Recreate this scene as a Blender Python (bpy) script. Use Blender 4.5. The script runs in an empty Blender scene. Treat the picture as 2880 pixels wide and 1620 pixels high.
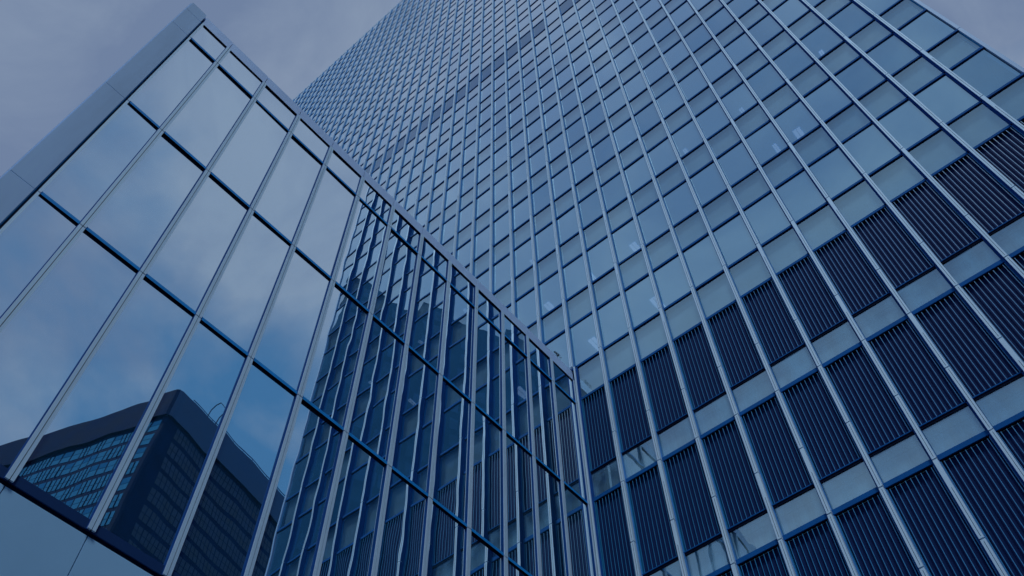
import bpy, math, random
from mathutils import Vector, Matrix, Euler, noise
random.seed(7)
D = bpy.data
scn = bpy.context.scene
C = scn.collection
R = math.radians

# ------------------------------------------------------------------ units
# one facade bay = 1.25 m; heights are counted from the top of the first louvre row
S = 1.25
Z0 = 18.9                       # bays between the ground and that level
def W(x, y, z): return Vector((x*S, y*S, (z+Z0)*S))

# ------------------------------------------------------------------ camera
cam = D.cameras.new('camera'); co = D.objects.new('camera', cam); C.objects.link(co)
right = Vector((0.7645725, 0.6443314, -0.0163066))
down = Vector((-0.5482065, 0.6367877, -0.5421910))
fwd = Vector((-0.3389668, 0.4234838, 0.8400970))
M = Matrix((right, -down, -fwd)).transposed().to_4x4()
M.translation = W(8.1175, -12.7309, -17.5967)
co.matrix_world = M
cam.sensor_width = 36; cam.lens = 30.63
cam.clip_start = 0.1; cam.clip_end = 5000
scn.camera = co
CAMP = W(8.1175, -12.7309, -17.5967)

# ------------------------------------------------------------------ world: cloud deck over blue sky
w = D.worlds.new('World'); scn.world = w; w.use_nodes = True
nt = w.node_tree; nt.nodes.clear()
def N(t, **k):
    n = nt.nodes.new(t)
    for a, b in k.items(): setattr(n, a, b)
    return n
out = N('ShaderNodeOutputWorld'); bg = N('ShaderNodeBackground'); bg.inputs[1].default_value = 0.1
sky = N('ShaderNodeTexSky', sky_type='NISHITA', sun_disc=False)
SUN_EL, SUN_AZ = 63, -54        # azimuth counted from +x, counter-clockwise
sky.sun_elevation = R(SUN_EL); sky.sun_rotation = R(90 - SUN_AZ)
tc = N('ShaderNodeTexCoord')
sep = N('ShaderNodeSeparateXYZ'); nt.links.new(tc.outputs['Generated'], sep.inputs[0])
mp = N('ShaderNodeMapping'); mp.inputs['Scale'].default_value = (1, 1, 1.5); mp.inputs['Location'].default_value = (3.1, 0.4, 1.7)
nt.links.new(tc.outputs['Generated'], mp.inputs[0])
n1 = N('ShaderNodeTexNoise'); n1.inputs['Scale'].default_value = 2.6; n1.inputs['Detail'].default_value = 9; n1.inputs['Roughness'].default_value = 0.52; n1.inputs['Distortion'].default_value = 0.35
n2 = N('ShaderNodeTexNoise'); n2.inputs['Scale'].default_value = 3.8; n2.inputs['Detail'].default_value = 8; n2.inputs['Roughness'].default_value = 0.55; n2.inputs['Distortion'].default_value = 0.5
nt.links.new(mp.outputs[0], n1.inputs[0]); nt.links.new(mp.outputs[0], n2.inputs[0])
def math_(op, a, b=None, clamp=False):
    n = N('ShaderNodeMath', operation=op); n.use_clamp = clamp
    for i, v in enumerate((a, b)):
        if v is None: continue
        if isinstance(v, (int, float)): n.inputs[i].default_value = v
        else: nt.links.new(v, n.inputs[i])
    return n.outputs[0]
a = math_('MULTIPLY', math_('SUBTRACT', n1.outputs[0], 0.5), 5.6)
b = math_('MULTIPLY', math_('SUBTRACT', sep.outputs[2], 0.725), 6.5)
c = math_('MULTIPLY', math_('MAXIMUM', math_('MULTIPLY', sep.outputs[1], -1.0), 0.1), 4.0)   # cloud bank in the south
mask = math_('ADD', math_('ADD', math_('ADD', a, b), c), 0.2, True)
rampc = N('ShaderNodeMapRange'); rampc.inputs[1].default_value = 0.38; rampc.inputs[2].default_value = 0.60
nt.links.new(n2.outputs[0], rampc.inputs[0])
cloud = N('ShaderNodeMix', data_type='RGBA'); cloud.inputs[6].default_value = (1.42, 1.98, 3.20, 1); cloud.inputs[7].default_value = (2.20, 2.84, 3.96, 1)
nt.links.new(rampc.outputs[0], cloud.inputs[0])
# Nishita blue, tempered towards the deep blue of the photograph's grading
blue = N('ShaderNodeMix', data_type='RGBA'); blue.inputs[0].default_value = 0.9
nt.links.new(sky.outputs[0], blue.inputs[6]); blue.inputs[7].default_value = (0.42, 1.46, 3.1, 1)
mixc = N('ShaderNodeMix', data_type='RGBA')
nt.links.new(mask, mixc.inputs[0]); nt.links.new(blue.outputs[2], mixc.inputs[6]); nt.links.new(cloud.outputs[2], mixc.inputs[7])
nt.links.new(mixc.outputs[2], bg.inputs[0]); nt.links.new(bg.outputs[0], out.inputs[0])

# ------------------------------------------------------------------ sun behind thin cloud
sl = D.lights.new('sun', 'SUN'); sl.energy = 1.5; sl.angle = R(10); sl.color = (0.72, 0.88, 1.0)
so = D.objects.new('sun', sl); C.objects.link(so)
sd = Vector((math.cos(R(SUN_EL))*math.cos(R(SUN_AZ)), math.cos(R(SUN_EL))*math.sin(R(SUN_AZ)), math.sin(R(SUN_EL))))
so.rotation_euler = sd.to_track_quat('Z', 'Y').to_euler(); so.location = (30, -60, 150)
vs = scn.view_settings; scn.display_settings.display_device = 'sRGB'
vs.view_transform = 'Standard'; vs.look = 'None'; vs.exposure = 0.16; vs.gamma = 1; vs.use_curve_mapping = False
scn.cycles.max_bounces = 10; scn.cycles.glossy_bounces = 5; scn.cycles.transparent_max_bounces = 10
scn.cycles.caustics_reflective = False; scn.cycles.caustics_refractive = False

# ------------------------------------------------------------------ materials
MATS = {}
def pbr(name, col, rough=0.5, metal=0.0, var=0.0, vscale=1.0, spec=0.5, bump=0.0, bscale=4.0, emit=None, streak=False):
    m = D.materials.new(name); m.use_nodes = True; t = m.node_tree; p = t.nodes['Principled BSDF']
    p.inputs['Roughness'].default_value = rough; p.inputs['Metallic'].default_value = metal
    p.inputs['Specular IOR Level'].default_value = spec
    p.inputs['Base Color'].default_value = (*col, 1)
    if emit:
        p.inputs['Emission Color'].default_value = (*emit[:3], 1); p.inputs['Emission Strength'].default_value = emit[3]
    g = t.nodes.new('ShaderNodeNewGeometry')
    mpn = t.nodes.new('ShaderNodeMapping'); t.links.new(g.outputs['Position'], mpn.inputs[0])
    if streak: mpn.inputs['Scale'].default_value = (3, 3, 0.35)
    if var:
        n = t.nodes.new('ShaderNodeTexNoise'); n.inputs['Scale'].default_value = vscale; n.inputs['Detail'].default_value = 7; n.inputs['Roughness'].default_value = 0.6
        t.links.new(mpn.outputs[0], n.inputs[0])
        mr = t.nodes.new('ShaderNodeMapRange'); mr.inputs[1].default_value = 0.3; mr.inputs[2].default_value = 0.7
        mr.inputs[3].default_value = 1-var; mr.inputs[4].default_value = 1+var; t.links.new(n.outputs[0], mr.inputs[0])
        mu = t.nodes.new('ShaderNodeVectorMath'); mu.operation = 'SCALE'; mu.inputs[0].default_value = col
        t.links.new(mr.outputs[0], mu.inputs['Scale']); t.links.new(mu.outputs[0], p.inputs['Base Color'])
        mr2 = t.nodes.new('ShaderNodeMapRange'); mr2.inputs[1].default_value = 0.3; mr2.inputs[2].default_value = 0.7
        mr2.inputs[3].default_value = max(0, rough-0.08); mr2.inputs[4].default_value = rough+0.08
        t.links.new(n.outputs[0], mr2.inputs[0]); t.links.new(mr2.outputs[0], p.inputs['Roughness'])
    if bump:
        n = t.nodes.new('ShaderNodeTexNoise'); n.inputs['Scale'].default_value = bscale; n.inputs['Detail'].default_value = 2
        t.links.new(g.outputs['Position'], n.inputs[0])
        bn = t.nodes.new('ShaderNodeBump'); bn.inputs['Strength'].default_value = 1; bn.inputs['Distance'].default_value = bump
        t.links.new(n.outputs[0], bn.inputs['Height']); t.links.new(bn.outputs[0], p.inputs['Normal'])
    MATS[name] = m; return m

def glass(name, base, tint, f0, fk, body=None, trans=None, wave=0.0, wscale=(1, 1, 1), rough=0.0, film_patch=0.06, film=(0.12, 0.55, 1.0), fmin=0.14, keep=False):
    """Coated facade glass: mirror part rises with the angle (Fresnel); the rest is either seen through or a dark body."""
    m = D.materials.new(name); m.use_nodes = True; t = m.node_tree; t.nodes.clear()
    L = t.links.new
    o = t.nodes.new('ShaderNodeOutputMaterial')
    gl = t.nodes.new('ShaderNodeBsdfGlossy'); gl.inputs[0].default_value = (*tint, 1); gl.inputs['Roughness'].default_value = rough
    g = t.nodes.new('ShaderNodeNewGeometry')
    if trans:
        un = t.nodes.new('ShaderNodeBsdfTransparent'); un.inputs[0].default_value = (*trans, 1)
    else:
        un = t.nodes.new('ShaderNodeBsdfDiffuse'); un.inputs[0].default_value = (*base, 1)
    # Schlick's curve, the same from both sides of the pane (light has to get in and out again)
    lw = t.nodes.new('ShaderNodeLayerWeight'); lw.inputs[0].default_value = 0.5
    pw = t.nodes.new('ShaderNodeMath'); pw.operation = 'POWER'; pw.inputs[1].default_value = 5; L(lw.outputs['Facing'], pw.inputs[0])
    fr = t.nodes.new('ShaderNodeMath'); fr.operation = 'MULTIPLY_ADD'; fr.inputs[1].default_value = 0.955; fr.inputs[2].default_value = 0.045; L(pw.outputs[0], fr.inputs[0])
    ma = t.nodes.new('ShaderNodeMath'); ma.operation = 'MULTIPLY_ADD'; ma.inputs[1].default_value = fk; ma.inputs[2].default_value = f0; ma.use_clamp = True
    L(fr.outputs[0], ma.inputs[0])
    tm = t.nodes.new('ShaderNodeMath'); tm.operation = 'MULTIPLY_ADD'; tm.inputs[1].default_value = 3.4; tm.inputs[2].default_value = -0.15; tm.use_clamp = True; L(fr.outputs[0], tm.inputs[0])
    tx_ = t.nodes.new('ShaderNodeMix'); tx_.data_type = 'RGBA'; tx_.inputs[6].default_value = (*tint, 1); tx_.inputs[7].default_value = (0.97, 0.985, 1, 1)
    L(tm.outputs[0], tx_.inputs[0]); (None if keep else L(tx_.outputs[2], gl.inputs[0]))      # coating loses its blue towards grazing angles
    mp_ = t.nodes.new('ShaderNodeMapping'); mp_.inputs['Scale'].default_value = wscale; L(g.outputs['Position'], mp_.inputs[0])
    # even blue film paints in light from inside; dust thickens it in patches
    dn = t.nodes.new('ShaderNodeTexNoise'); dn.inputs['Scale'].default_value = 0.55; dn.inputs['Detail'].default_value = 8; L(mp_.outputs[0], dn.inputs[0])
    dr = t.nodes.new('ShaderNodeMapRange'); dr.inputs[1].default_value = 0.42; dr.inputs[2].default_value = 0.75; dr.inputs[3].default_value = fmin; dr.inputs[4].default_value = fmin + film_patch; L(dn.outputs[0], dr.inputs[0])
    if wave:
        n = t.nodes.new('ShaderNodeTexNoise'); n.inputs['Scale'].default_value = 0.9; n.inputs['Detail'].default_value = 1.2; n.inputs['Roughness'].default_value = 0.4; L(mp_.outputs[0], n.inputs[0])
        bn = t.nodes.new('ShaderNodeBump'); bn.inputs['Strength'].default_value = 1; bn.inputs['Distance'].default_value = wave
        L(n.outputs[0], bn.inputs['Height']); L(bn.outputs[0], gl.inputs['Normal']); L(bn.outputs[0], lw.inputs['Normal'])
    mx = t.nodes.new('ShaderNodeMixShader'); L(ma.outputs[0], mx.inputs[0]); L(un.outputs[0], mx.inputs[1]); L(gl.outputs[0], mx.inputs[2])
    df = t.nodes.new('ShaderNodeBsdfDiffuse'); df.inputs[0].default_value = (*film, 1)
    m2 = t.nodes.new('ShaderNodeMixShader'); L(dr.outputs[0], m2.inputs[0]); L(mx.outputs[0], m2.inputs[1]); L(df.outputs[0], m2.inputs[2])
    L(m2.outputs[0], o.inputs[0])
    MATS[name] = m; return m

pbr('aluminium', (0.70, 0.86, 1.0), 0.72, 0.22, 0.07, 3, spec=0.04, streak=True)
pbr('aluminium_cladding', (0.52, 0.72, 1.0), 0.6, 0.0, 0.09, 0.8, spec=0.2, streak=True)
pbr('parapet_sheet', (0.60, 0.74, 1.0), 0.6, 0.3, 0.07, 0.7, spec=0.2, streak=True)
pbr('blue_anodised', (0.015, 0.36, 0.90), 0.7, 0.0, 0.15, 2, spec=0.1)
pbr('tower_rail', (0.008, 0.13, 0.42), 0.8, 0.0, 0.15, 2, spec=0.06)
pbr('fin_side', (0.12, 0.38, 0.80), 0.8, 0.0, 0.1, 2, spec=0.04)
pbr('mullion_metal', (0.68, 0.85, 1.0), 0.66, 0.25, 0.04, 2, spec=0.15, streak=True)
pbr('sill_paint', (0.010, 0.05, 0.17), 0.7, spec=0.1)
pbr('reveal_shade_teal', (0.05, 0.46, 0.85), 0.8, spec=0.05)  # teal of the shaded edges put into the reveal colour
pbr('navy_and_shade', (0.010, 0.09, 0.36), 0.8, 0.0, 0.15, 2, spec=0.06)
pbr('gasket_and_shade', (0.004, 0.010, 0.035), 0.8, spec=0.05)
pbr('louvre_back_and_shade', (0.007, 0.027, 0.125), 0.8, spec=0.1)
pbr('louvre_blade', (0.01, 0.27, 0.58), 0.5, 0.0, 0.12, 2)
pbr('ceiling_board', (0.20, 0.55, 0.95), 0.85, 0, 0.05, 0.8)
pbr('core_wall', (0.03, 0.16, 0.42), 0.8, 0, 0.2, 0.5)
pbr('stone_panel', (0.44, 0.74, 1.0), 0.45, 0.0, 0.06, 0.35)
pbr('luminaire', (0.8, 0.8, 0.8), 0.5, emit=(0.62, 0.68, 0.95, 0.75))
pbr('paving', (0.16, 0.19, 0.25), 0.8, 0, 0.2, 0.4)
pbr('asphalt', (0.05, 0.055, 0.065), 0.9, 0, 0.2, 0.6)
pbr('roof_gravel', (0.2, 0.22, 0.27), 0.9, 0, 0.2, 1)
pbr('dark_cladding', (0.006, 0.022, 0.080), 0.8, 0.0, 0.25, 0.3, spec=0.05)
pbr('slab_cladding', (0.004, 0.028, 0.10), 0.6, 0.0, 0.2, 0.2, spec=0.2)
pbr('slab_window', (0.007, 0.055, 0.17), 0.4, 0.0, 0.6, 0.3, spec=0.3)
pbr('mid_cladding', (0.012, 0.075, 0.19), 0.5, 0.1, 0.15, 0.1)
pbr('pale_cladding', (0.10, 0.26, 0.45), 0.5, 0.1, 0.15, 0.1)
pbr('dim_window', (0.006, 0.028, 0.085), 0.5, 0.0, 0.5, 0.35)
pbr('leaf', (0.02, 0.05, 0.05), 0.7, 0, 0.4, 2)
pbr('plant_leaf', (0.008, 0.03, 0.06), 0.7, 0, 0.3, 6)
pbr('bark', (0.04, 0.04, 0.045), 0.9, 0, 0.3, 3)
pbr('steel', (0.12, 0.17, 0.26), 0.5, 0.6)
glass('annex_glass', (0.006, 0.05, 0.13), (0.86, 0.965, 1.0), 0.90, 1.0, wave=0.0017, wscale=(1, 1.25, 0.8), film_patch=0.02, fmin=0.05)
glass('vision_glass', None, (0.60, 0.89, 1.0), 0.64, 1.8, trans=(0.55, 0.78, 0.95), wave=0.0016, film_patch=0.05)
glass('vision_glass_clear', None, (0.54, 0.84, 1.0), 0.50, 1.9, trans=(0.55, 0.78, 0.95), wave=0.0020, film_patch=0.10)
glass('dark_vision_glass', None, (0.30, 0.66, 1.0), 0.20, 0.9, trans=(0.35, 0.6, 0.8), wave=0.0016, film_patch=0.03)
glass('spandrel_glass', None, (0.62, 0.90, 1.0), 0.32, 2.2, trans=(1.0, 1.0, 1.0), wave=0.0012, film_patch=0.08, fmin=0.02)
pbr('spandrel_board', (0.46, 0.80, 1.0), 0.8, 0, 0.16, 0.5, spec=0.05)
pbr('strip_board', (0.48, 0.84, 1.0), 0.8, 0, 0.34, 1.3, spec=0.05, streak=True)
glass('strip_glass', None, (0.62, 0.88, 1.0), 0.36, 2.2, trans=(1.0, 1.0, 1.0), wave=0.003, film_patch=0.55, fmin=0.05, film=(0.38, 0.72, 1.0), wscale=(2.2, 2.2, 1.1))  # patchy pale film paints in mottled reflections
glass('block_window', (0.008, 0.08, 0.17), (0.16, 0.58, 0.9), 0.32, 0.5, film_patch=0.05, fmin=0.04, keep=True)
glass('block_window_dim', (0.006, 0.05, 0.13), (0.08, 0.40, 0.75), 0.32, 0.5, film_patch=0.05, fmin=0.03, keep=True)

# ------------------------------------------------------------------ mesh helpers
class MB:
    def __init__(s): s.v = []; s.f = []; s.m = []
    def quad(s, a, b, c, d, m=0):
        i = len(s.v); s.v += [a, b, c, d]; s.f.append((i, i+1, i+2, i+3)); s.m.append(m)
    def box(s, x0, x1, y0, y1, z0, z1, m=0, fn=W):
        i = len(s.v)
        for z in (z0, z1):
            for (x, y) in ((x0, y0), (x1, y0), (x1, y1), (x0, y1)): s.v.append(fn(x, y, z))
        for q in ((3, 2, 1, 0), (4, 5, 6, 7), (0, 1, 5, 4), (1, 2, 6, 5), (2, 3, 7, 6), (3, 0, 4, 7)):
            s.f.append(tuple(i+k for k in q)); s.m.append(m)
    def tube(s, pts, r, m=0, n=6):
        """round bar along a polyline, radius r (or a list)"""
        rs = r if isinstance(r, (list, tuple)) else [r]*len(pts)
        i0 = len(s.v)
        for k, p in enumerate(pts):
            d = (pts[min(k+1, len(pts)-1)] - pts[max(k-1, 0)]).normalized()
            u = d.cross(Vector((0, 0, 1)));
            if u.length < 1e-3: u = d.cross(Vector((1, 0, 0)))
            u.normalize(); v = d.cross(u)
            for j in range(n):
                t = 2*math.pi*j/n; s.v.append(p + (u*math.cos(t)+v*math.sin(t))*rs[k])
        for k in range(len(pts)-1):
            for j in range(n):
                s.f.append((i0+k*n+j, i0+k*n+(j+1) % n, i0+(k+1)*n+(j+1) % n, i0+(k+1)*n+j)); s.m.append(m)
        s.f.append(tuple(i0+j for j in range(n))[::-1]); s.m.append(m)
        s.f.append(tuple(i0+(len(pts)-1)*n+j for j in range(n))); s.m.append(m)
    def build(s, name, mats, parent=None, smooth=False, **props):
        me = D.meshes.new(name); me.from_pydata([tuple(v) for v in s.v], [], s.f)
        for mm in (mats if isinstance(mats, (list, tuple)) else [mats]): me.materials.append(MATS[mm])
        me.polygons.foreach_set('material_index', s.m)
        if smooth: me.polygons.foreach_set('use_smooth', [True]*len(s.f))
        me.update()
        o = D.objects.new(name, me); C.objects.link(o)
        if parent: o.parent = parent; o.matrix_parent_inverse = parent.matrix_world.inverted()
        for k, v in props.items(): o[k] = v
        return o
def thing(name, loc, label, cat, group=None):
    o = D.objects.new(name, None); C.objects.link(o); o.location = loc; o.empty_display_size = 0.5
    o['label'] = label; o['category'] = cat
    if group: o['group'] = group
    o.matrix_world = Matrix.Translation(loc)
    return o

def seen(p):
    """rough size on the photo: 0 when outside the frame"""
    d = p - CAMP; z = d.dot(fwd)
    if z < 0.1: return 0
    u, v = d.dot(right)/z, d.dot(down)/z
    if abs(u) > 0.61 or abs(v) > 0.35: return 0.0001/d.length
    return 1/(d.length**2)*max(0.05, abs(d.normalized().y))
def split(name, cells, mats, parent, make, top=100, **props):
    """the cells that show largest become parts of their own, the rest one mass"""
    cells = sorted(cells, key=lambda c: -c[0])
    for c in cells[:top]:
        m = MB(); make(m, *c[1:]); m.build(name, mats, parent, **props)
    if len(cells) > top:
        m = MB()
        for c in cells[top:]: make(m, *c[1:])
        m.build(name, mats, parent, kind='stuff', **props)

# ------------------------------------------------------------------ ground
g = MB(); g.quad(Vector((-900, -900, 0)), Vector((900, -900, 0)), Vector((900, 900, 0)), Vector((-900, 900, 0)))
g.build('ground', 'asphalt', kind='structure')
g = MB(); g.box(0.3, 22, -26, -0.35, -Z0, -Z0+0.1); g.build('plaza', 'paving', kind='structure')

# ================================================================== THE TOWER
F = 3.37                         # storey height
NK = 24                          # storeys above the annex roof level
XL, XR = -38, 13
GY = 0.035                       # glass plane
tower = thing('office_tower', W(-12, 10, -Z0), 'tall glass office tower with pale vertical fins and dark louvre bands', 'tower')
def ha(k): return 1.45 + F*k     # head of spandrel band / sill of window
def hb(k): return 3.41 + F*k     # head of window
TOP = 81.2

# core, floor slabs with ceilings
m = MB(); m.box(XL+0.3, XR-0.3, 3.4, 24, -Z0, TOP-0.4); m.build('core_wall', 'core_wall', tower)
m = MB(); m.box(XL, -0.1, 0.22, 3.4, -Z0, 1.40); m.box(-0.1, XR-0.1, 0.30, 3.4, -Z0, 1.40); m.build('lower_wall', 'core_wall', tower)
m = MB()
for k in range(NK): m.box(XL+0.05, XR-0.05, 0.20, 3.4, hb(k), min(ha(k+1), TOP-0.5), 0)
m.build('floor_slab', 'ceiling_board', tower, kind='stuff')
m = MB(); m.box(XL, XR+0.04, 0.01, 24.2, TOP-0.34, TOP, 0); m.box(XL+0.3, XR-0.3, 0.3, 23.9, TOP, TOP+0.02, 1)
m.build('roof', ['aluminium', 'roof_gravel'], tower)
# east and west faces, glazed in the same rhythm
for sx, nm in ((1, XR), (-1, XL)):
    m = MB()
    x0, x1 = (nm-0.12, nm-0.02) if sx > 0 else (nm+0.02, nm+0.12)
    m.box(x0, x1, 0.13, 24, -Z0, TOP-0.35, 0)
    for j in range(1, 25):
        xa, xb = (x1, x1+0.06) if sx > 0 else (x0-0.06, x0)
        m.box(xa, xb, j-0.045, j+0.045, -Z0, TOP-0.35, 1)
    for k in range(-5, NK):
        xa, xb = (x1, x1+0.04) if sx > 0 else (x0-0.04, x0)
        for z in (ha(k), hb(k)): m.box(xa, xb, 0.14, 24, z-0.07, z, 2)
    m.build('side_facade', ['vision_glass' if 0 else 'block_window', 'aluminium', 'navy_and_shade'], tower)

# corner strip on the open side of the tower
zs = [-Z0] + [ha(k)-0.01 for k in range(-5, NK)] + [TOP-0.35]
m = MB()
for a_, b_ in zip(zs[:-1], zs[1:]): m.box(XR-0.035, XR+0.045, -0.015, 0.13, a_+0.012, b_-0.012)
m.build('corner_strip', 'aluminium_cladding', tower)

# fins: pale bar in storey lengths, dark base step, shade painted on the left flank, hairline joint down the front
FY = -0.105                       # front of the fins
def fin(x, z0):
    m = MB()
    js = [z for z in [ha(k) for k in range(-5, NK)] + [-3.57, -6.95] if z > z0+0.3]
    js = sorted(set([z0] + js + [TOP-0.35]))
    for a_, b_ in zip(js[:-1], js[1:]):
        off = random.uniform(-0.003, 0.003)
        m.box(x-0.036+off, x+0.045+off, FY, -0.03, a_+0.014, b_-0.014, 0)
        m.box(x-0.042+off, x-0.036+off, FY+0.004, -0.05, a_+0.014, b_-0.014, 1)
        if b_ < 20: m.box(x+0.004+off, x+0.010+off, FY-0.0025, FY, a_+0.05, b_-0.05 - random.choice((0, 0, 0.6)), 2)
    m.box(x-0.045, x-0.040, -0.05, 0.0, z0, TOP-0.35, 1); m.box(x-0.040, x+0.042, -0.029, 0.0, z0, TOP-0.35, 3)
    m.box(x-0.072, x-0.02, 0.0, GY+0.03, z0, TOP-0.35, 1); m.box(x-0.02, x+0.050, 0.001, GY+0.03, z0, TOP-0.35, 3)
    m.build('fin', ['aluminium', 'navy_and_shade', 'gasket_and_shade', 'fin_side'], tower)
for i in range(XL+1, XR): fin(i, -Z0 if i >= 1 else 1.4)
m = MB(); m.box(0.035, 0.080, -0.03, 0.03, -Z0, 1.45, 0); m.box(0.080, 0.14, 0.0, 0.05, -Z0, 1.45, 1)
m.build('corner_fin', ['aluminium', 'navy_and_shade'], tower)

# transoms: slim dark rails, their shaded undersides painted in as black strips
def rail(z, x0=XL+0.03, x1=XR-0.04, h=0.075, mat=0, d=0.0):
    m = MB(); m.box(x0, x1, d, GY+0.02, z-h+0.03, z+0.03, 0)
    m.box(x0, x1, GY-0.012, GY+0.02, z-h+0.03-0.03, z-h+0.03, 1)
    m.build('transom', ['tower_rail', 'gasket_and_shade'], tower)
for k in range(NK):
    if ha(k) < TOP-0.4: rail(ha(k))
    if hb(k) < TOP-0.4: rail(hb(k), h=0.085)
rail(0.05, 0.14, h=0.08)
LV = [(-2.62, 0.0, -3.50), (-6.10, -3.57, -6.87), (-9.50, -6.95, -10.25), (-12.9, -10.33, -13.6), (-16.2, -13.7, -17.0)]
for (lb, lt, sb) in LV:
    m = MB(); m.box(0.14, XR-0.04, -0.004, GY+0.02, sb-0.06, sb+0.045, 0); m.box(0.14, XR-0.04, GY-0.02, GY+0.03, sb-0.075, sb-0.06, 1)
    m.build('transom', ['tower_rail', 'gasket_and_shade'], tower)
    m = MB(); m.box(0.14, XR-0.04, 0.0, GY+0.03, lb+0.0, lb+0.022, 0); m.box(0.14, XR-0.04, GY-0.02, GY+0.03, lb-0.055, lb, 1)
    m.build('transom', ['tower_rail', 'gasket_and_shade'], tower)

def pane(m, x0, x1, z0, z1, y=GY, t=0.003):
    """a pane set a hair out of true, like real glazing"""
    d = [random.uniform(-t, t) for _ in range(3)]; d.append(d[0]+d[2]-d[1])
    m.quad(W(x0, y+d[0], z0), W(x1, y+d[1], z0), W(x1, y+d[2], z1), W(x0, y+d[3], z1))
vis, spn, dark = [], [], []
for k in range(NK):
    for i in range(XL, XR):
        x0, x1 = i+0.056, i+0.922
        s = seen(W(i+0.5, 0, ha(k)+1))
        z1 = min(hb(k)-0.05, TOP-0.36)
        cell = (s, x0, x1, ha(k)+0.03, z1)
        if k == 9 and (-14 <= i <= 0) or (k == 9 and i in (2, 3)): dark.append(cell)
        else: vis.append(cell)
        if k > 0 or i >= 0:
            zl = hb(k-1)+0.03 if k > 0 else 0.08
            spn.append((seen(W(i+0.5, 0, zl+0.7)), x0, x1, zl, ha(k)-0.05))
def vpane(m, *a):
    pane(m, *a); m.m[-1] = 1 if random.random() < 0.24 else 0     # replaced or cleaner panes reflect a little less
split('window_pane', vis, ['vision_glass', 'vision_glass_clear'], tower, vpane, 80)
split('window_pane', dark, 'dark_vision_glass', tower, pane, 20, label='darker blue window pane')
def spandrel(m, x0, x1, z0, z1):
    # pale back-painted glass set deep between the frames
    pane(m, x0, x1, z0, z1)
    y1 = 0.15
    m.box(x0-0.03, x1+0.03, y1, y1+0.004, z0-0.05, z1+0.04, 1)
    for (xa, xb) in ((x0-0.035, x0-0.03), (x1+0.03, x1+0.035)): m.box(xa, xb, GY+0.004, y1, z0-0.05, z1+0.04, 2)
    m.box(x0-0.03, x1+0.03, GY+0.004, y1, z1+0.04, z1+0.045, 2)
    m.box(x0-0.03, x1+0.03, GY+0.004, y1, z0-0.055, z0-0.05, 2)
split('spandrel_panel', spn, ['spandrel_glass', 'spandrel_board', 'reveal_shade_teal'], tower, spandrel, 100)

# louvre panels and the glazed strips between them
lou, stp = [], []
for (lb, lt, sb) in LV:
    for i in range(0, XR):
        x0 = i+0.058 if i else 0.14
        lou.append((seen(W(i+0.5, 0, (lb+lt)/2)), x0, i+0.92, lb, lt))
        stp.append((seen(W(i+0.5, 0, (lb+sb)/2)), x0, i+0.92, sb+0.045, lb-0.055))
def louvre(m, x0, x1, z0, z1):
    m.quad(W(x0-0.02, 0.08, z0), W(x1+0.02, 0.08, z0), W(x1+0.02, 0.08, z1), W(x0-0.02, 0.08, z1), 0)
    n = 9
    for j in range(n):
        x = x0 + (x1-x0)*(j+0.55)/n
        o = random.uniform(-0.002, 0.002)
        m.box(x-0.006+o, x+0.006+o, 0.008, 0.012, z0+0.024, z1-0.03, 1)
        m.box(x-0.0045+o, x+0.0045+o, 0.012, 0.035, z0+0.024, z1-0.03, 0)  # blade flanks take the dark colour, shade painted behind bright front edges
    m.box(x0-0.03, x1+0.03, GY+0.032, 0.16, z1-0.006, z1+0.004, 0); m.box(x0-0.03, x1+0.03, GY+0.032, 0.16, z0-0.004, z0+0.004, 0)
    for xa in (x0-0.004, x1-0.006): m.box(xa, xa+0.012, 0.0, 0.13, z0+0.024, z1-0.02, 1)
split('louvre_panel', lou, ['louvre_back_and_shade', 'louvre_blade'], tower, louvre, 65)
def strip(m, x0, x1, z0, z1):
    y1 = 0.16
    pane(m, x0, x1, z0, z1); m.box(x0-0.03, x1+0.03, y1, y1+0.004, z0-0.08, z1+0.05, 1)
    m.box(x0-0.03, x1+0.03, GY+0.02, y1-0.001, z1+0.0, z1+0.05, 2)
    m.box(x0-0.035, x0-0.03, GY+0.02, y1-0.001, z0-0.05, z1, 2)
    m.box(x1+0.03, x1+0.035, GY+0.02, y1-0.001, z0-0.05, z1, 2)
    m.box(x0+0.0, x1, 0.145, 0.155, z1-0.15, z1, 1)        # upper fold of the sheet
split('strip_window', stp, ['strip_glass', 'strip_board', 'reveal_shade_teal'], tower, strip, 65)

# ceiling lights inside the lit offices
for (x, k, l) in [(0.27, 0, 1), (2.52, 0, 1), (-1.24, 1, 1), (2.32, 1, 1), (8.38, 1, 1), (7.62, 1, .4), (5.09, 2, .4), (7.37, 2, .5), (-1.75, 2, .5), (0.59, 1, .25), (3.3, 3, .5), (10.4, 2, .5)]:
    m = MB(); wdt = 0.115 if l == 1 else 0.06
    m.box(x-wdt, x+wdt, 0.77, 0.77+1.0*l+0.2, hb(k)-0.022, hb(k)-0.004, 0)
    m.box(x-0.006, x+0.006, 0.765, 0.78+1.0*l+0.2, hb(k)-0.028, hb(k)-0.022, 1)
    m.build('ceiling_light', ['luminaire', 'aluminium'], tower)

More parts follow.
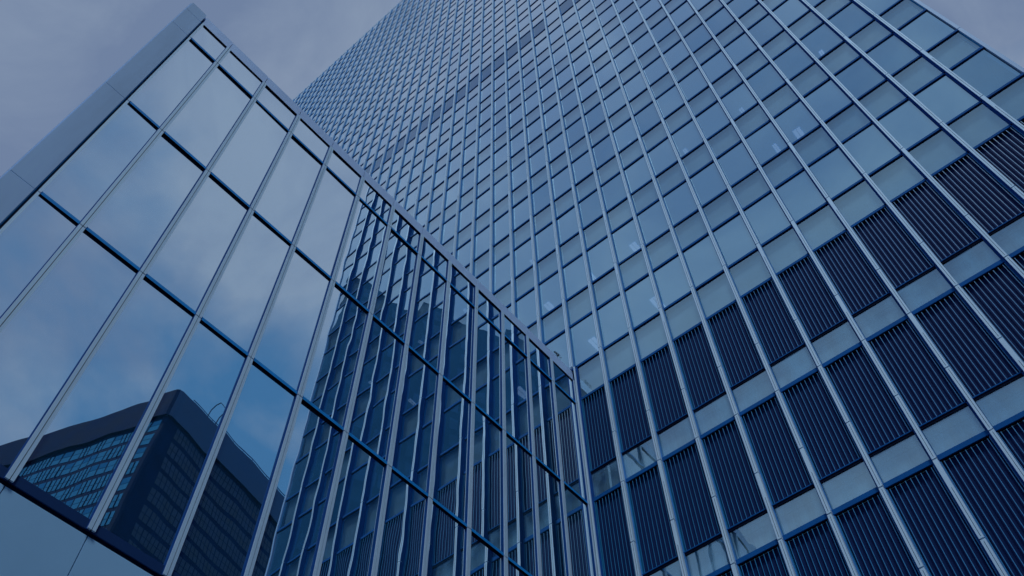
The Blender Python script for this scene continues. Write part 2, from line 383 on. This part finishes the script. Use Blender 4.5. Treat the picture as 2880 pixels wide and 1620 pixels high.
# ================================================================== THE ANNEX (low glass building, facade on x = 0)
annex = thing('glass_annex', W(-8, -6.5, -Z0), 'low glass building with pale parapet and double mullions, mirroring clouds', 'building')
YL = -13.12
AG = -0.035
ys = [-12.715] + [-float(j) for j in range(12, 0, -1)] + [0.0]
levels = [-11.03, -6.97, -3.585, -0.065]
m = MB(); m.box(-22, -0.10, YL+0.02, -0.02, -Z0, 1.22, 0); m.build('body', 'core_wall', annex)
m = MB(); m.box(-22.02, -0.06, YL+0.0, -0.01, 1.22, 1.24, 0); m.build('roof', 'roof_gravel', annex)
m = MB(); m.box(-22, -0.03, YL-0.02, YL+0.02, -Z0, 1.30, 0); m.build('end_wall', 'aluminium_cladding', annex)
# parapet panels
for y0, y1 in zip(ys[:-1], ys[1:]):
    m = MB(); m.box(-0.07, -0.022, y0+0.006, y1-0.006, 0.912, 1.318, 0); m.build('parapet_panel', 'parapet_sheet', annex)
m = MB(); m.box(-0.30, -0.04, YL+0.01, -0.02, 1.20, 1.30, 0); m.build('coping', 'parapet_sheet', annex)
# corner cladding, panel by panel
cl = [-Z0, -15.0, -11.0, -6.965, -3.59, -0.066, 0.87, 1.335]
for a_, b_ in zip(cl[:-1], cl[1:]):
    m = MB(); m.box(-0.09, 0.0, YL, -12.755, a_+0.006, b_-0.006); m.build('corner_panel', 'aluminium_cladding', annex)
m = MB(); m.box(-0.08, -0.03, -12.757, -12.728, -11.0, 0.9, 0); m.box(-0.03, -0.012, -12.750, -12.738, -11.0, 0.9, 1)
m.build('reveal', ['gasket_and_shade', 'blue_anodised'], annex)
# mullions: two pale bars with a dark joint, cut at every transom
for j, y in enumerate(ys):
    m = MB()
    lv = [-11.03] + levels[1:] + [0.90]
    for a_, b_ in zip(lv[:-1], lv[1:]):
        o = random.uniform(-0.002, 0.002)
        if j > 0: m.box(-0.03, 0.012, y-0.050+o, y-0.0045+o, a_+0.010, b_-0.010, 0)
        if j < 13: m.box(-0.03, 0.012, y+0.0045+o, y+0.046+o, a_+0.010, b_-0.010, 0)
        m.box(-0.03, -0.004, y-0.0045, y+0.0045, a_, b_, 1)
        if j > 0: m.box(-0.035, -0.006, y-0.060, y-0.050, a_, b_, 2)
    m.build('mullion', ['mullion_metal', 'gasket_and_shade', 'navy_and_shade'], annex)
# transoms, shade of the underside painted as black strips
for z in levels[1:]:
    for y0, y1 in zip(ys[:-1], ys[1:]):
        m = MB()
        a_, b_ = y0+0.0465, y1-0.061
        m.box(AG-0.02, 0.0, a_, b_, z-0.004, z+0.062, 0)
        m.box(AG-0.02, -0.002, a_, b_, z-0.012, z-0.004, 1)
        m.box(AG-0.02, AG+0.006, a_, b_, z-0.018, z-0.012, 1)
        m.build('transom', ['blue_anodised', 'gasket_and_shade'], annex)
m = MB(); m.box(AG-0.02, -0.010, -12.66, -0.05, 0.885, 0.910, 0); m.build('shadow_gap', 'gasket_and_shade', annex)
m = MB(); m.box(AG-0.02, -0.012, -12.70, -0.05, -11.03, -10.90, 0); m.box(AG-0.02, -0.03, -12.70, -0.05, -11.10, -11.03, 1)
m.build('sill_band', ['sill_paint', 'gasket_and_shade'], annex)
def apane(m, y0, y1, z0, z1, t=0.005):
    # four by six facets are not needed: a pane is flat but set slightly out of true
    d = [random.uniform(-t, t) for _ in range(3)]; d.append(d[0]+d[2]-d[1])
    m.quad(W(AG+d[0], y0, z0), W(AG+d[1], y1, z0), W(AG+d[2], y1, z1), W(AG+d[3], y0, z1))
rows = [(-10.90, -6.99), (-6.90, -3.605), (-3.52, -0.085), (0.0, 0.885)]
for (z0, z1) in rows:
    for y0, y1 in zip(ys[:-1], ys[1:]):
        m = MB(); apane(m, y0+0.046, y1-0.058, z0, z1); m.build('window_pane', 'annex_glass', annex)
# pale wall panels under the glass
for (z0, z1) in ((-15.0, -11.09), (-Z0, -15.01)):
    for y0, y1 in zip(ys[:-1], ys[1:]):
        m = MB(); m.box(-0.09, -0.02, y0+0.006, y1-0.006, z0, z1); m.build('wall_panel', 'stone_panel', annex)
m = MB(); m.box(-0.095, -0.085, YL+0.05, -0.05, -Z0, -11.05); m.build('joint_backing', 'gasket_and_shade', annex)

# ------------------------------------------------------------------ sprig growing on the parapet
pl = thing('parapet_plant', W(-0.10, -0.62, 1.30), 'small dark weed sprouting on the parapet next to the tower', 'plant')
m = MB(); lf = MB()
for s in range(3):
    y = -0.73 + 0.10*s
    base = W(-0.05, y, 1.31); top = base + Vector((random.uniform(0, .04), random.uniform(-.03, .03), 0.20+0.03*s))
    midp = (base+top)/2 + Vector((0.015, 0.02, 0)); m.tube([base, midp, top], [0.008, 0.007, 0.005])
    for q in range(9):
        c = top + Vector((random.uniform(-.04, .04), random.uniform(-.065, .065), random.uniform(-.09, .07)))
        r_ = random.uniform(0.028, 0.044); u = Vector((random.uniform(-.4, .4), 1, random.uniform(-.5, .5))).normalized(); v = u.cross(Vector((1, random.uniform(-.4, .4), random.uniform(-.4, .4)))).normalized()
        i = len(lf.v)
        for t in range(7): lf.v.append(c + (u*math.cos(t*math.tau/7)+v*0.8*math.sin(t*math.tau/7))*r_)
        lf.f.append(tuple(range(i, i+7))); lf.m.append(0)
m.build('stem', 'plant_leaf', pl); lf.build('foliage', 'plant_leaf', pl)

# ================================================================== WHAT THE GLASS MIRRORS
# block with a gridded facade, behind the photographer to the right
A0 = Vector((75.2, 17.7)); dl = Vector((17.0, -6.2)).normalized(); dr = Vector((0.2425, 0.9701)).normalized()
blk = thing('gridded_office_block', W(A0.x+15, A0.y+10, -Z0), 'broad office block with gridded windows and heavy dark parapet, mirrored at lower left', 'building')
LL, LR_, ZT, ZG = 62.0, 48.0, 76.5, 71.2
nl = Vector((dl.y, -dl.x)); nl = nl if nl.x < 0 else -nl
nr = Vector((dr.y, -dr.x)); nr = nr if nr.x < 0 else -nr
def LF(u, o, z): p = A0 + dl*u + nl*o; return W(p.x, p.y, z)     # left face: distance along, distance proud
def RF(u, o, z): p = A0 + dr*u + nr*o; return W(p.x, p.y, z)
def prism(m, pts, z0, z1, mt=0):
    n = len(pts); i = len(m.v)
    for z in (z0, z1):
        for p in pts: m.v.append(W(p.x, p.y, z))
    for k in range(n): m.f.append((i+k, i+(k+1) % n, i+n+(k+1) % n, i+n+k)); m.m.append(mt)
    m.f.append(tuple(i+n+k for k in range(n))); m.m.append(mt)
B0 = A0 + dl*LL; B1 = A0 + dr*LR_
def corner(off, cham=0.9, seg=4):
    """rounded corner between the two faces"""
    a_ = A0 + dl*cham + nl*off; c_ = A0 + dr*cham + nr*off; b_ = A0 + nl*off + nr*off
    return [a_*(1-t)**2 + b_*2*t*(1-t) + c_*t*t for t in [q/seg for q in range(seg+1)]]
fp = corner(0) + [B1, B0+dr*LR_, B0]
m = MB(); prism(m, fp, -Z0, ZT-0.3); m.build('wall', 'dark_cladding', blk)
fp2 = corner(0.45, 1.0)
m = MB(); prism(m, [B0+nl*0.45] + fp2[:3] + [fp2[2]-nl*0.6-nr*0.2, B0], ZG+0.2, ZT); m.build('parapet', 'dark_cladding', blk)
m = MB(); prism(m, fp2[2:] + [B1+nr*0.45, B1, fp2[2]-nr*0.5+nl*0.05], ZG+0.1, ZT-0.05); m.build('parapet', 'mid_cladding', blk)  # same band in a lighter colour, for the light on this face
m = MB(); prism(m, [A0+dl*4+dr*2.2-nl*0, A0+dl*14+dr*2.2, A0+dl*14+dr*14, A0+dl*4+dr*14], ZT-0.5, ZT+3.6)
m.build('plant_room', 'pale_cladding', blk)
m = MB(); prism(m, [A0+dl*20+dr*1.6, A0+dl*58+dr*1.6, A0+dl*58+dr*12, A0+dl*20+dr*12], ZT-0.5, ZT+3.3)
m.build('plant_room', 'pale_cladding', blk)
rail_ = MB()
rail_.tube([RF(2.5, 0.2, ZT+0.55), RF(LR_, 0.2, ZT+0.55)], 0.09)
for u in range(3, int(LR_), 2): rail_.tube([RF(u, 0.2, ZT-0.1), RF(u, 0.2, ZT+0.55)], 0.06)
rail_.build('roof_rail', 'pale_cladding', blk)
fh, cw = 2.67, 1.36
cellsL, cellsR = [], []
row = 0; z = ZG
while z - fh > -Z0+2:
    for c in range(int((LL-2.4)/cw)): cellsL.append((z + 200 - c*2, 0.9+c*cw, z-fh, random.random()))
    for c in range(int((LR_-2.4)/cw)): cellsR.append((z + 200 - c*2, 2.3+c*cw, z-fh, random.random()))
    z -= fh
def cellL(m, u, z, r):
    for (za, zb) in ((0.34, 1.28), (1.36, 2.34)):
        mt = 0 if r > 0.22 or za < 1 else 1
        m.quad(LF(u+cw-0.10, 0.03, z+za), LF(u+0.10, 0.03, z+za), LF(u+0.10, 0.03, z+zb), LF(u+cw-0.10, 0.03, z+zb), mt)
        if r > 0.5: m.box(u+0.62, u+0.70, 0.04, 0.10, z+za, z+zb, 2, LF)
def cellR(m, u, z, r):
    for ua in (u+0.06, u+cw/2+0.04):
        for (za, zb) in ((0.34, 1.3), (1.38, 2.3)):
            m.quad(RF(ua, 0.03, z+za), RF(ua+cw/2-0.12, 0.03, z+za), RF(ua+cw/2-0.12, 0.03, z+zb), RF(ua, 0.03, z+zb), 0)
split('window', cellsL, ['block_window', 'block_window_dim', 'dark_cladding'], blk, cellL, 50)
split('window', cellsR, 'dim_window', blk, cellR, 50)  # right face panes coloured dark in place of a dark reflection
# roof davit for the cleaning cradle
dv = thing('roof_davit', RF(12, 0, ZT), 'two bent steel arms of a cleaning davit on the roof edge of the mirrored block', 'davit')
for u in (6.0, 7.7):
    m = MB(); m.tube([RF(u, 0, ZT-0.2), RF(u+0.1, 0.3, ZT+1.9), RF(u+0.1, 0.9, ZT+2.7), RF(u+0.2, 1.5, ZT+3.0)], [0.13, 0.12, 0.11, 0.10]); m.build('arm', 'steel', dv)
m = MB(); m.tube([RF(6.2, 1.5, ZT+3.0), RF(7.9, 1.5, ZT+3.0)], 0.06); m.build('tie_rod', 'steel', dv)

# dark slab block whose roof line shows in the doubly mirrored tower
dk = thing('dark_slab_block', W(46, -38, -Z0), 'dark slab block with stepped roof, mirrored in the tower glass', 'building')
q0, q1 = Vector((45.6, -21.0)), Vector((31.0, -57.0)); dd = (q1-q0).normalized(); nn = Vector((dd.y, -dd.x)); nn = nn if nn.x < 0 else -nn
LB = (q1-q0).length
def BF(u, o, z): p = q0 + dd*u + nn*o; return W(p.x, p.y, z)
steps = [(0, 5, 79), (5, 10, 77.5), (10, 15, 80), (15, 22, 78.6), (22, 30, 80.3), (30, LB, 78)]
m = MB()
for (u0, u1, zt) in steps:
    prism(m, [q0+dd*u0, q0+dd*u0-nn*16, q0+dd*u1-nn*16, q0+dd*u1], -Z0, zt)
m.build('wall', 'slab_cladding', dk)
m = MB()
for (u0, u1, zt) in steps:
    z = zt-1.4
    while z > -Z0+4:
        u = u0+0.4
        while u+1.2 < u1:
            if random.random() < 0.9: m.quad(BF(u, 0.03, z-1.9), BF(u+1.1, 0.03, z-1.9), BF(u+1.1, 0.03, z), BF(u, 0.03, z))
            u += 1.35
        z -= 2.9
m.build('window', 'slab_window', dk, kind='stuff')

# ------------------------------------------------------------------ tree across the plaza (its crown is mirrored at the foot of the glass)
tx, ty = 16.0, -6.2
tr = thing('plaza_tree', W(tx, ty, -Z0), 'big dark leafy tree, its round crown mirrored low in the glass building', 'tree')
m = MB(); b0 = W(tx, ty, -Z0)
m.tube([b0, b0+Vector((.1, .05, 5)), b0+Vector((-.05, .1, 10)), b0+Vector((.1, 0, 17)), b0+Vector((0, 0, 21))], [0.42, 0.34, 0.28, 0.16, 0.06], n=8)
for q in range(16):
    a_ = q*2.4; h = 8+q*0.8; l = 3.6*(1-abs(h-13)/14)
    st = b0+Vector((0, 0, h)); m.tube([st, st+Vector((math.cos(a_)*l*.5, math.sin(a_)*l*.5, l*.35)), st+Vector((math.cos(a_)*l, math.sin(a_)*l, l*.9))], [0.13, 0.08, 0.03], n=5)
m.build('trunk', 'bark', tr, smooth=True)
cr = MB()
for cI in range(150):
    while True:
        p = Vector((random.uniform(-1, 1), random.uniform(-1, 1), random.uniform(-1, 1)))
        if 0.25 < p.length < 1: break
    cc = b0 + Vector((p.x*3.7, p.y*3.7, 16.5 + p.z*8.3))
    if cc.z > b0.z+24.4: cc.z = b0.z+24.4-random.random()
    for q in range(44):
        c = cc + Vector((random.gauss(0, .45), random.gauss(0, .45), random.gauss(0, .4)))
        u = Vector((random.gauss(0, 1), random.gauss(0, 1), random.gauss(0, .6))).normalized(); v = u.cross(Vector((random.gauss(0, 1), random.gauss(0, 1), random.gauss(0, 1)))).normalized()
        r_ = random.uniform(.10, .19)
        cr.quad(c-u*r_, c-v*r_*.6, c+u*r_, c+v*r_*.6)
cr.build('crown', 'leaf', tr)
